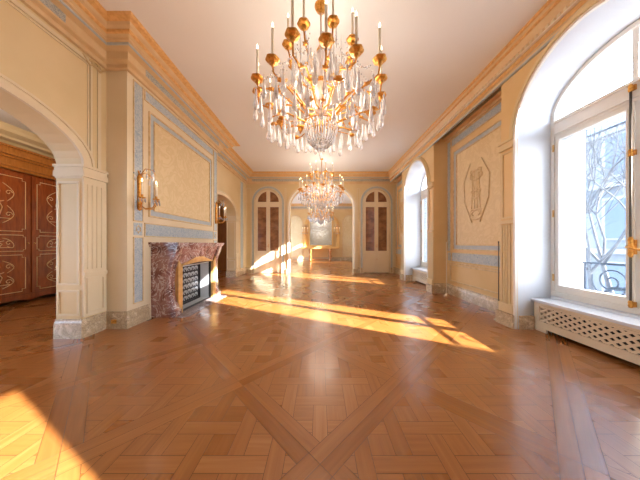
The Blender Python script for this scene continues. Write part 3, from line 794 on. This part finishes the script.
# ------------------------------------------------------------------ fireplace
mt = empty('marble_mantelpiece', (XB, 3.95, 0)); tag(mt, 'red veined marble mantelpiece with curved sides on the left chimney breast', 'fireplace')
def mm_(u, z, d): return (d, u, z)
hw2 = .73
# side consoles
side = [(0, 0), (.37, 0), (.375, .09), (.34, .11), (.335, .15), (.30, .22), (.275, .34), (.27, .52), (.285, .70), (.325, .84), (.365, .93), (.385, 1.02), (.39, 1.06), (0, 1.06)]
for s in (-1, 1):
    b = MB(mm_)
    a, c = sorted((s*hw2, s*(hw2-.135)))
    b.map = None
    n = len(side)
    b.add([(p[0], a, p[1]) for p in side]+[(p[0], c, p[1]) for p in side], [tuple(range(n)), tuple(range(2*n-1, n-1, -1))])
    for i in range(n):
        j = (i+1) % n; b.f.append((i, j, n+j, n+i)); b.sm.append(1 < i < n-3)
    # raised field on the front and splayed edge pilaster
    am, cm = a+.035, c-.035
    sd = [(p[0]+.014, p[1]) for p in side[5:10]]; k = len(sd)
    b.loft([[(p[0]-.03, am, p[1]) for p in sd], [(p[0], am+.012, p[1]) for p in sd], [(p[0], cm-.012, p[1]) for p in sd], [(p[0]-.03, cm, p[1]) for p in sd]], close=False)
    # recessed side moulding
    yo = s*hw2
    b.tube([(p[0]-.06, yo+s*.004, p[1]) for p in side[4:12]], .008, 6)
    b.tube([(.04, yo+s*.004, .15), (.04, yo+s*.004, .98)], .008, 6)
    b.build('mantel_jamb', 'red_marble', mt)
# lintel with serpentine lower edge
b = MB(); n = 28; pts_o = []; pts_i = []
uu = [-(hw2-.165)+2*(hw2-.165)*k/n for k in range(n+1)]
def low(u):
    t = abs(u)/(hw2-.165); return .80+.055*math.cos(t*PI*1.0)*(1 if t < .5 else 1)+.03*math.exp(-(t*6)**2)-.05*max(0, t-.8)*5*.8
lower = [(u, low(u)) for u in uu]
dd = lambda u, z: .285+.10*((z-.75)/.31)**1.5 if z > .75 else .285
rows = []
for f in (0, .25, .5, .75, 1):
    rows.append([(dd(u, zl+(1.06-zl)*f)+.02*math.exp(-(u*5)**2)*(1-f), u, zl+(1.06-zl)*f) for u, zl in lower])
b.loft(rows, close=False, smooth=True)
b.loft([[(0.0, u, zl) for u, zl in lower], rows[0]], close=False); b.loft([rows[-1], [(0, u, 1.06) for u, _ in lower]], close=False)
b.build('mantel_lintel', 'red_marble', mt)
c_ = MB()
for s in (-1, 1):
    c_.tube([(.32+.01*k/8, s*(.05+.34*k/10), .90+.05*math.sin(k*.9)) for k in range(10)], [.014-.0008*k for k in range(10)], 6)
c_.lathe([(.002, -.06), (.04, -.04), (.055, 0), (.04, .05), (.002, .07)], (.345, 0, .93), 14, 7, .12)
c_.build('carved_cartouche', 'red_marble', mt)
# serpentine shelf
b = MB(); F_ = []
for k in range(33):
    t = -1+2*k/32; F_.append((.415+.035*math.cos(t*PI*1.5)*(1-abs(t)**6)+.01, t*(hw2+.05)))
for (z0, z1, e) in ((1.06, 1.078, -.02), (1.078, 1.092, -.008), (1.092, 1.125, 0)):
    b.prism([(0, -(hw2+.05+e))]+[(p[0]+e, p[1]*(1+e/(hw2))) for p in F_]+[(0, hw2+.05+e)], z0, z1, 'z')
b.build('mantel_shelf', 'red_marble', mt)
# tan slip round the opening
b = MB(); hi = .60; ho = .495
ol = [(-hi, 0), (-hi, .86)]+[(u, min(.875, low(u)+.02)) for u in uu[1:-1]]+[(hi, .86), (hi, 0)]
il = [(-ho+.0, 0), (-ho, .755)]+[(max(-ho, min(ho, u*.9)), .765+.012*math.cos(u*5)) for u in uu[1:-1]]+[(ho, .755), (ho, 0)]
mb2 = MB(lambda u, z, d: (d, u, z)); arch_ring(mb2, ol, il, .18, .325); mb2.build('brass_slip', 'brass_slip', mt)
# iron firebox
ib = empty('firebox_insert', (XB, 3.95, 0)); tag(ib, 'dark iron firebox insert with pale ornate fireback inside the marble mantelpiece', 'fireplace insert')
b = MB(); b.map = lambda u, z, d: (d, u, z)
b.frame = None
PMf = PM(lambda u, z, d: (d, u, z)); PMf.frame(-.49, .49, .0, .765, .018, .24, .28); PMf.build('insert_frame', 'dark_iron', ib)
q = PM(lambda u, z, d: (d, u, z)); q.box(-.487, -.467, .0, .74, -.21, .24); q.box(.467, .487, .0, .74, -.21, .24); q.box(-.467, .467, .72, .74, -.21, .24); q.box(-.467, .467, 0.007, .012, -.21, .24)
m_, nt, bs_ = mat('cast_metal', (.62, .66, .70), .4, .4)
q.build('firebox_lining', 'cast_metal', ib)
q = PM(lambda u, z, d: (d, u, z)); q.box(-.465, .465, .012, .72, .04, .055); q.frame(-.465, .465, .012, .72, .03, .055, .075)
q.build('fireback_plate', 'dark_iron', ib)
q = PM(lambda u, z, d: (d, u, z))
for iu in range(5):
    for iz in range(6):
        u0 = -.12+iu*.115; z0 = .115+iz*.105
        for s in (-1, 1):
            q.tube([(u0+s*(.012+.036*(1-t/6.5)*math.cos(t-1.2)), z0+.042*math.sin(t-1.2)*(1-t/7), .060) for t in [k*.6 for k in range(9)]], .0085, 5)
        q.lathe([(.001, -.045), (.012, -.01), (.001, .03)], (u0, z0, .060), 5)
q.build('fireback_scrollwork', 'cast_metal', ib)
# andirons
def andiron():
    r = empty('andiron', (0, 0, 0))
    b = MB(); b.lathe([(.045, 0), (.05, .012), (.03, .03), (.018, .05), (.03, .075), (.045, .105), (.048, .125), (.035, .155), (.012, .17), (.018, .185), (.014, .20), (.002, .215)], (0, 0, .03), 14)
    b.build('finial', 'dark_bronze', r)
    b = MB()
    for s in (-1, 1): b.tube([(0, 0, .05), (.0, s*.035, .045), (.01, s*.06, .02), (.02, s*.07, .006)], .008, 6)
    b.tube([(0, 0, .05), (-.03, 0, .055), (-.075, 0, .05), (-.08, 0, .0)], .009, 6)
    b.build('log_bar', 'dark_iron', r)
    return r
varied('dark_bronze', (0.22, 0.20, 0.18), (0.12, 0.10, 0.08), 20, .35, .7)
an = andiron(); an.location = (XB+.17, 3.95-.40, .014); tag(an, 'dark bronze andiron at the near side of the firebox', 'andiron')
hs = MB(); hs.prism([(XB+.02, 3.24), (XB+.50, 3.24), (XB+.54, 3.28), (XB+.54, 4.62), (XB+.50, 4.66), (XB+.02, 4.66)], 0.0, .006, 'z')
hs = hs.build('hearth_slab', 'grey_marble'); tag(hs, 'polished grey violet marble hearth slab in front of the fireplace', 'hearth')

# ------------------------------------------------------------------ sconces
def sconce():
    r = empty('wall_sconce', (0, 0, 0))
    b = MB(); b.lathe([(.004, -.24), (.03, -.22), (.022, -.18), (.032, -.14), (.02, -.06), (.026, .08), (.018, .16), (.034, .2), (.026, .24), (.003, .29)], (.02, 0, 0), 12, 4, .15)
    b.box(0, .012, -.02, .02, -.2, .22); b.build('backplate', 'gold', r)
    b = MB()
    for s in (-1, 1): b.tube([(.03, 0, .24), (.05, s*.05, .30), (.08, s*.10, .28), (.12, s*.13, .22)], .005, 6)
    b.tube([(.03, 0, .25), (.1, 0, .34), (.2, 0, .32), (.24, 0, .25)], .005, 6); b.build('top_scroll', 'gold', r)
    for (dx, dy) in ((.16, -.13), (.25, 0), (.16, .13)):
        b = MB(); b.tube([(.03, 0, -.16), (dx*.4, dy*.4, -.21), (dx*.8, dy*.9, -.20), (dx, dy, -.12), (dx, dy, -.09)], .008, 7)
        arm = b.build('arm', 'gold', r)
        MB().lathe([(.006, 0), (.04, .012), (.043, .02), (.014, .024), (.014, .05), (.017, .055), (.012, .058)], (dx, dy, -.10), 12, 6, .08).build('drip_cup', 'gold', arm)
        MB().lathe([(.0105, 0), (.0105, .17)], (dx, dy, -.045), 8).build('candle', 'ivory', arm)
        MB().lathe([(.003, 0), (.009, .012), (.007, .03), (.001, .048)], (dx, dy, .126), 8).build('bulb', 'flame', arm)
    b = MB(); rnd = random.Random(2)
    for (dx, dy) in ((.16, -.13), (.25, 0), (.16, .13)):
        for k in range(6):
            a = k*PI/3; b.lathe([(.001, 0), (.006, -.015), (.009, -.04), (.001, -.06)], (dx+.038*math.cos(a), dy+.038*math.sin(a), -.09), 6)
    for k in range(9):
        t = k/8; b.lathe([(.001, .012), (.009, 0), (.001, -.02)], (.05+.18*math.sin(t*PI)*.9, -.13+.26*t, .25+.07*math.sin(t*PI)), 6)
    b.build('crystal_drops', 'crystal', r)
    for k in range(5):
        t = k/4; MB().lathe([(.001, 0), (.008, -.02), (.013, -.055), (.001, -.085)], (.06+.15*math.sin(t*PI), -.12+.24*t, .22+.06*math.sin(t*PI)), 8).build('crystal_pendant', 'crystal', r)
    return r
s1 = sconce(); s1.location = (XB+.004, 2.99, 1.80); SG = 'gilt three-candle wall sconces on the chimney breast'
tag(s1, 'gilt and crystal candle sconce on the near edge of the chimney breast', 'sconce', SG)
s2 = copy_tree(s1); s2.location = (XB+.004, 5.19, 1.82); s2['label'] = 'gilt candle sconce on the far edge of the chimney breast beside the dark archway'
for yy, lo in ((2.99, 1), (5.19, 1)):
    l = bpy.data.lights.new('sconce_light', 'POINT'); l.energy = .8; l.color = WARM; l.shadow_soft_size = .08
    o = bpy.data.objects.new('sconce_light', l); C.objects.link(o); o.location = (XB+.24, yy, 1.98)

# ------------------------------------------------------------------ chandeliers
def chandelier():
    r = empty('chandelier', (0, 0, 0)); rnd = random.Random(11)
    b = MB(); b.lathe([(.004, .16), (.03, .18), (.05, .22), (.028, .27), (.02, .34), (.045, .42), (.03, .5), (.016, .58), (.04, .68), (.055, .72), (.03, .78), (.015, .9), (.03, 1.0), (.05, 1.06), (.02, 1.12), (.01, 1.2), (.01, 1.48), (.05, 1.50), (.07, 1.54), (.07, 1.55)], (0, 0, 0), 16)
    b.build('stem', 'gold', r)
    b = MB(); b.lathe([(.05, .30), (.075, .36), (.06, .46), (.035, .52), (.065, .6), (.07, .66), (.04, .72), (.03, .9), (.06, .98), (.03, 1.1)], (0, 0, 0), 14, cap=False); b.build('glass_baluster', 'crystal', r)
    # crystal bowl at the bottom
    b = MB()
    for (rr, zz, n) in ((.15, .17, 20), (.17, .26, 24)):
        b.tube([(rr*math.cos(2*PI*k/n), rr*math.sin(2*PI*k/n), zz) for k in range(n+1)], .006, 6)
    for k in range(8):
        a = k*PI/4; b.tube([(.17*math.cos(a), .17*math.sin(a), .26), (.1*math.cos(a), .1*math.sin(a), .34), (.02*math.cos(a), .02*math.sin(a), .36)], .006, 6)
    b.build('basket_ring', 'gold', r)
    b = MB()
    for k in range(28):
        a = 2*PI*k/28; c, s = math.cos(a), math.sin(a)
        b.tube([(.175*c, .175*s, .25), (.18*c, .18*s, .20), (.14*c, .14*s, .07), (.08*c, .08*s, .01)], [.003, .010, .009, .003], 5)
        b.tube([(.12*c, .12*s, .24), (.10*c, .10*s, .06), (.04*c, .04*s, -.02)], [.003, .009, .003], 5)
    b.lathe([(.002, -.05), (.02, -.03), (.024, 0), (.01, .03), (.03, .05)], (0, 0, 0), 10)
    tag(b.build('crystal_basket', 'crystal', r), kind='stuff')
    def cup(mbx, p, k=1.0):
        mbx.lathe([(.008*k, -.06), (.012*k, -.045), (.021*k, -.038), (.022*k, -.028), (.016*k, -.022), (.034*k, -.016), (.052*k, -.008), (.059*k, .002), (.060*k, .010), (.052*k, .006), (.03*k, .0), (.016*k, .006), (.016*k, .035), (.012*k, .036)], p, 36, 6, .05)
    NA = 16
    for i in range(NA+8):
        up = i >= NA
        a = (2*PI*(i+.15)/NA) if not up else 2*PI*(i-NA+.4)/8
        c, s = math.cos(a), math.sin(a)
        if not up:
            RR = .665+.03*math.sin(i*2.4); zc = .56+.035*math.cos(i*1.7)
            path = [(.04, .27), (.12, .255), (.28, .33), (.44, .40), (.56, .42), (RR-.01, .45), (RR, zc-.04)]
            if i % 2: path = [(.04, .40), (.16, .38), (.30, .52), (.42, .56), (.54, .47), (RR-.01, .45), (RR, zc-.04)]
        else:
            RR = .36; zc = 1.02
            path = [(.04, .72), (.12, .68), (.24, .78), (.33, .86), (RR, zc-.04)]
        b = MB(); b.tube([(q[0]*c, q[0]*s, q[1]) for q in path], [.0095]*(len(path)-2)+[.008, .010], 7)
        # small curl on the arm
        q0 = path[3]; b.tube([((q0[0]+.05*(1-t/5)*math.cos(t+2)-.0)*c, (q0[0]+.05*(1-t/5)*math.cos(t+2))*s, q0[1]+.045*(1-t/6)*math.sin(t)+.03) for t in [k*.6 for k in range(8)]], .005, 5)
        for fz in (2, 4):
            q1 = path[min(fz, len(path)-2)]
            b.lathe([(.004, -.012), (.022, -.002), (.028, .008), (.012, .012), (.004, .02)], (q1[0]*c, q1[0]*s, q1[1]), 10, 5, .25)
        arm = b.build('arm', 'gold', r)
        cb = MB(); cup(cb, (RR*c, RR*s, zc)); cb.build('drip_cup', 'gold', arm)
        MB().lathe([(.0115, 0), (.0115, .25)], (RR*c, RR*s, zc+.03), 8).build('candle', 'ivory', arm)
        MB().lathe([(.003, 0), (.010, .014), (.008, .035), (.001, .055)], (RR*c, RR*s, zc+.282), 8).build('bulb', 'flame', arm)
    # gilt flowers on the lower ring
    for k in range(12):
        a = 2*PI*(k+.5)/12; rr = .56 if k % 2 else .42; zz = .34 if k % 2 else .26
        b = MB(); b.lathe([(.004, -.02), (.03, -.008), (.038, .004), (.015, .01), (.015, .02), (.003, .026)], (rr*math.cos(a), rr*math.sin(a), zz), 14, 6, .25)
        b.tube([(rr*math.cos(a), rr*math.sin(a), zz), (rr*.8*math.cos(a), rr*.8*math.sin(a), zz-.02), (.2*math.cos(a), .2*math.sin(a), .27)], .0055, 6)
        b.build('gilt_flower', 'gold', r)
    # hanging drops
    def drop(L_, R_):
        b = MB(); b.tube([(0, 0, 0), (0, 0, -.03)], .0015, 4)
        b.lathe([(.001, -.02), (R_*.45, -.035), (R_*.35, -.05), (R_*.6, -L_*.55), (R_, -L_*.8), (R_*.8, -L_*.93), (.001, -L_)], (0, 0, 0), 8)
        for i in range(len(b.sm)): b.sm[i] = False
        return b
    d1 = None; n = 0
    spec = [(.66, .44, 32, .23, .026), (.54, .36, 24, .22, .026), (.40, .27, 20, .19, .024), (.30, .90, 10, .26, .026), (.44, .66, 14, .30, .028)]
    protos = {}
    for (rr, zz, cnt, L_, R_) in spec:
        for k in range(cnt):
            a = 2*PI*(k+.3*(cnt % 5))/cnt; q = rr*(1+rnd.uniform(-.06, .06))
            if (L_, R_) not in protos: o = protos[(L_, R_)] = drop(L_, R_).build('crystal_pendant', 'crystal', r)
            else: o = protos[(L_, R_)].copy(); C.objects.link(o); o.parent = r
            o.location = (q*math.cos(a), q*math.sin(a), zz+rnd.uniform(-.05, .05)); o.rotation_euler.z = rnd.uniform(0, 3)
    # strings of beads and spikes: uncounted
    b = MB()
    for k in range(16):
        a0 = 2*PI*(k+.15)/16; a1 = 2*PI*(k+1.15)/16
        for j in range(9):
            t = j/8; a = a0+(a1-a0)*t; zz = .57-.30*t*(1-t); b.lathe([(.001, .008), (.008, 0), (.001, -.008)], (.60*math.cos(a), .60*math.sin(a), zz), 5)
        for j in range(12):
            t = (j+1)/13; b.lathe([(.001, .009), (.0085, 0), (.001, -.009)], ((.60-.30*t)*math.cos(a0), (.60-.30*t)*math.sin(a0), .58+.44*t-.5*t*(1-t)), 5)
    for k in range(16):
        a = 2*PI*k/16; rr = .22+.1*(k % 2); zz = .95-.3*(k % 2)
        b.lathe([(.001, 0), (.012, .04), (.008, .16), (.001, .30)], (rr*math.cos(a), rr*math.sin(a), zz), 6)
        b.lathe([(.001, 0), (.014, -.03), (.010, -.14), (.001, -.22)], (rr*1.3*math.cos(a), rr*1.3*math.sin(a), zz-.02), 6)
    tag(b.build('crystal_chain', 'crystal', r), kind='stuff')
    return r
ch = chandelier(); CG = 'gilt and crystal chandeliers in a row'
CZ = 2.15
ch.location = (0.01, 2.36, CZ); tag(ch, 'large gilt and crystal chandelier hanging nearest in the salon', 'chandelier', CG)
ch2 = copy_tree(ch); ch2.location = (.05, 6.6, CZ+.03); ch2['label'] = 'gilt and crystal chandelier second in the row, in front of the far arch'
ch3 = copy_tree(ch); ch3.location = (.05, 11.4, CZ); ch3['label'] = 'smallest looking chandelier, third in the row, hanging beyond the far arch'
for p, e in (((.01, 2.36, 2.62), 1), ((.05, 6.6, 2.75), .85), ((.05, 11.4, 3.05), .45)):
    l = bpy.data.lights.new('chandelier_light', 'POINT'); l.energy = CH_POWER*e; l.color = WARM; l.shadow_soft_size = .45
    o = bpy.data.objects.new('chandelier_light', l); C.objects.link(o); o.location = p

# ------------------------------------------------------------------ armoire behind the left arch
ar = empty('armoire', (-5.9, 4.1, 0)); tag(ar, 'large mahogany armoire with inlaid doors in the room behind the left arch', 'armoire')
D_ = .42
b = MB(); b.box(.02, D_-.03, -.92, .92, .14, 2.42); b.box(.02, D_, -.95, .95, .10, .17)
for s in (-1, 1):
    b.prism([(.02, 0), (.10, 0), (.14, .12), (.02, .12)], s*.92-.04, s*.92+.04, 'y'); b.prism([(D_-.1, .12), (D_-.03, 0), (D_+.02, 0), (D_, .12)], s*.9-.05, s*.9+.05, 'y')
b.prism([(-.85, .12), (.85, .12), (.6, .06), (.2, .09), (0, .05), (-.2, .09), (-.6, .06)], D_-.03, D_-.01, 'x') 
b.build('carcass', 'mahogany', ar)
b = MB(); sweep(b, [(0.02, .95), (D_, .95), (D_, -.95), (0.02, -.95)], [(0, 2.42), (-.02, 2.42), (-.02, 2.5), (-.06, 2.53), (-.06, 2.72), (-.08, 2.74), (-.11, 2.80), (-.15, 2.86), (-.15, 2.92), (0, 2.92)]) if False else None
for (z0, z1, e) in ((2.42, 2.47, .03), (2.47, 2.50, .06), (2.50, 2.62, .02), (2.62, 2.66, .06), (2.66, 2.72, .10), (2.72, 2.80, .04), (2.80, 2.83, .08)): b.box(.02, D_+e, -.95-e, .95+e, z0, z1)
b.build('armoire_cornice', 'walnut', ar)
for s in (-1, 1):
    a, c = sorted((s*.012, s*.80)); x = D_-.03
    dr = MB().box(x, x+.028, a, c, .18, 2.38).build('door', 'mahogany', ar)
    q = MB(); xi = x+.031
    def line(p): q.tube([(xi, u, z) for u, z in p], .006, 4)
    def panel(u0, u1, z0, z1, k=.045):
        p = [(u0+k, z0), (u1-k, z0), (u1-k, z0+k), (u1, z0+k), (u1, z1-k), (u1-k, z1-k), (u1-k, z1), (u0+k, z1), (u0+k, z1-k), (u0, z1-k), (u0, z0+k), (u0+k, z0+k), (u0+k, z0)]
        line(p)
        uc, zc = (u0+u1)/2, (z0+z1)/2; hz = (z1-z0)*.36; hu = (u1-u0)*.33
        for t_ in (-1, 1):
            for v_ in ((-1, 1) if hz > .2 else (0,)):
                line([(uc+t_*hu*(.15+.8*math.sin(k*.33)*(1-.04*k)), zc+(v_*hz*(1-k/9.0) if v_ else hz*math.cos(k*.5)*.8)) for k in range(9)])
                line([(uc+t_*(hu*.5+.05*math.cos(k*.9)*(1-k/9)), zc+v_*hz*.55+.05*math.sin(k*.9)*(1-k/9)) for k in range(8)])
        line([(uc, zc-hz*.6), (uc+.03, zc-hz*.2), (uc-.03, zc+hz*.2), (uc, zc+hz*.6)]); line([(uc-.05, zc), (uc+.05, zc+.04)])
        line([(uc-hu*.6, zc-hz*.75), (uc+hu*.6, zc-hz*.75)])
    panel(a+.07, c-.07, .23, .90); panel(a+.07, c-.07, .97, 1.26, .03); panel(a+.07, c-.07, 1.33, 2.30)
    q.build('inlay', 'inlay', dr)
    MB().lathe([(.008, 0), (.014, .01), (.012, .025), (.003, .03)], (x+.035, s*.045, 1.10), 10).build('knob', 'gold', dr)
l = bpy.data.lights.new('side_room_light', 'POINT'); l.energy = 24; l.color = (1, .78, .52); l.shadow_soft_size = .2  # added warm light to brighten the armoire room, no fixture modelled
o = bpy.data.objects.new('side_room_light', l); C.objects.link(o); o.location = (-4.1, 3.5, 2.8)
# ------------------------------------------------------------------ barrier stands by the painted recess
def stand(matn):
    r = empty('barrier_stand', (0, 0, 0))
    MB().lathe([(.055, 0), (.06, .006), (.055, .014), (.02, .03), (.012, .05), (.010, .07)], (0, 0, 0), 18).build('base', 'brass_pale', r)
    MB().tube([(0, 0, .06), (0, 0, 1.12)], .006, 8).build('rod', matn, r)
    MB().lathe([(.003, 0), (.010, .008), (.008, .02), (.001, .028)], (0, 0, 1.115), 10).build('tip', matn, r)
    return r
varied('brass_pale', (0.82, 0.70, 0.55), (0.74, 0.60, 0.42), 10, .25, .5)
st = stand('dark_rod'); st.location = (2.58, 3.12, 0); tag(st, 'thin dark rod on a small brass foot beside the fluted pilaster', 'stand', 'slender barrier stands along the right recess')
st2 = stand('white_rod') if 'white_rod' in M else None
if st2 is None:
    mat('white_rod', (.85, .78, .68), .35); st2 = stand('white_rod')
st2.location = (2.68, 4.58, 0); tag(st2, 'thin pale rod on a small foot by the far end of the right recess', 'stand', 'slender barrier stands along the right recess')

# ------------------------------------------------------------------ far room furniture
ct = empty('console_table', (.05, Y2-.36, 0)); tag(ct, 'gilt console table under the mirror in the further room', 'table')
b = MB(); b.box(-1.22, 1.22, -.24, .27, .90, .95); b.box(-1.18, 1.18, -.21, .26, .80, .90); b.build('table_top', 'gilt_wood', ct)
for sx in (-.68, .60):
    for sy in (-.16, .18):
        b = MB(); b.lathe([(.08, 0), (.09, .05), (.05, .1), (.075, .2), (.10, .32), (.05, .42), (.08, .55), (.10, .7), (.08, .80)], (sx, sy, 0), 12); b.build('leg', 'walnut', ct)
b = MB(); b.box(-.68, .60, -.02, .03, .08, .13); b.box(-.71, -.65, -.16, .18, .08, .13); b.box(.57, .63, -.16, .18, .08, .13); b.build('stretcher', 'walnut', ct)
mr = empty('wall_mirror', (.05, Y2-.08, .96)); tag(mr, 'tall gilt framed mirror above the console table in the further room', 'mirror')
PM(PB(0)).frame(-.80, .80, .0, 1.95, .07, -.05, .04).build('mirror_frame', 'gilt_wood', mr)
MB().box(-.73, .73, -.0, .01, .07, 1.88).build('mirror_glass', 'mirror', mr)
c = copy_tree(s1); c.scale = (1.3, 1.3, 1.3); c.rotation_euler.z = -PI/2; c.location = (-.97, Y2-.09, 1.95); tag(c, 'gilt candle sconce left of the far mirror', 'sconce', 'gilt sconces beside the far mirror')
c2 = copy_tree(c); c2.location = (1.09, Y2-.09, 1.95); c2['label'] = 'gilt candle sconce right of the far mirror'
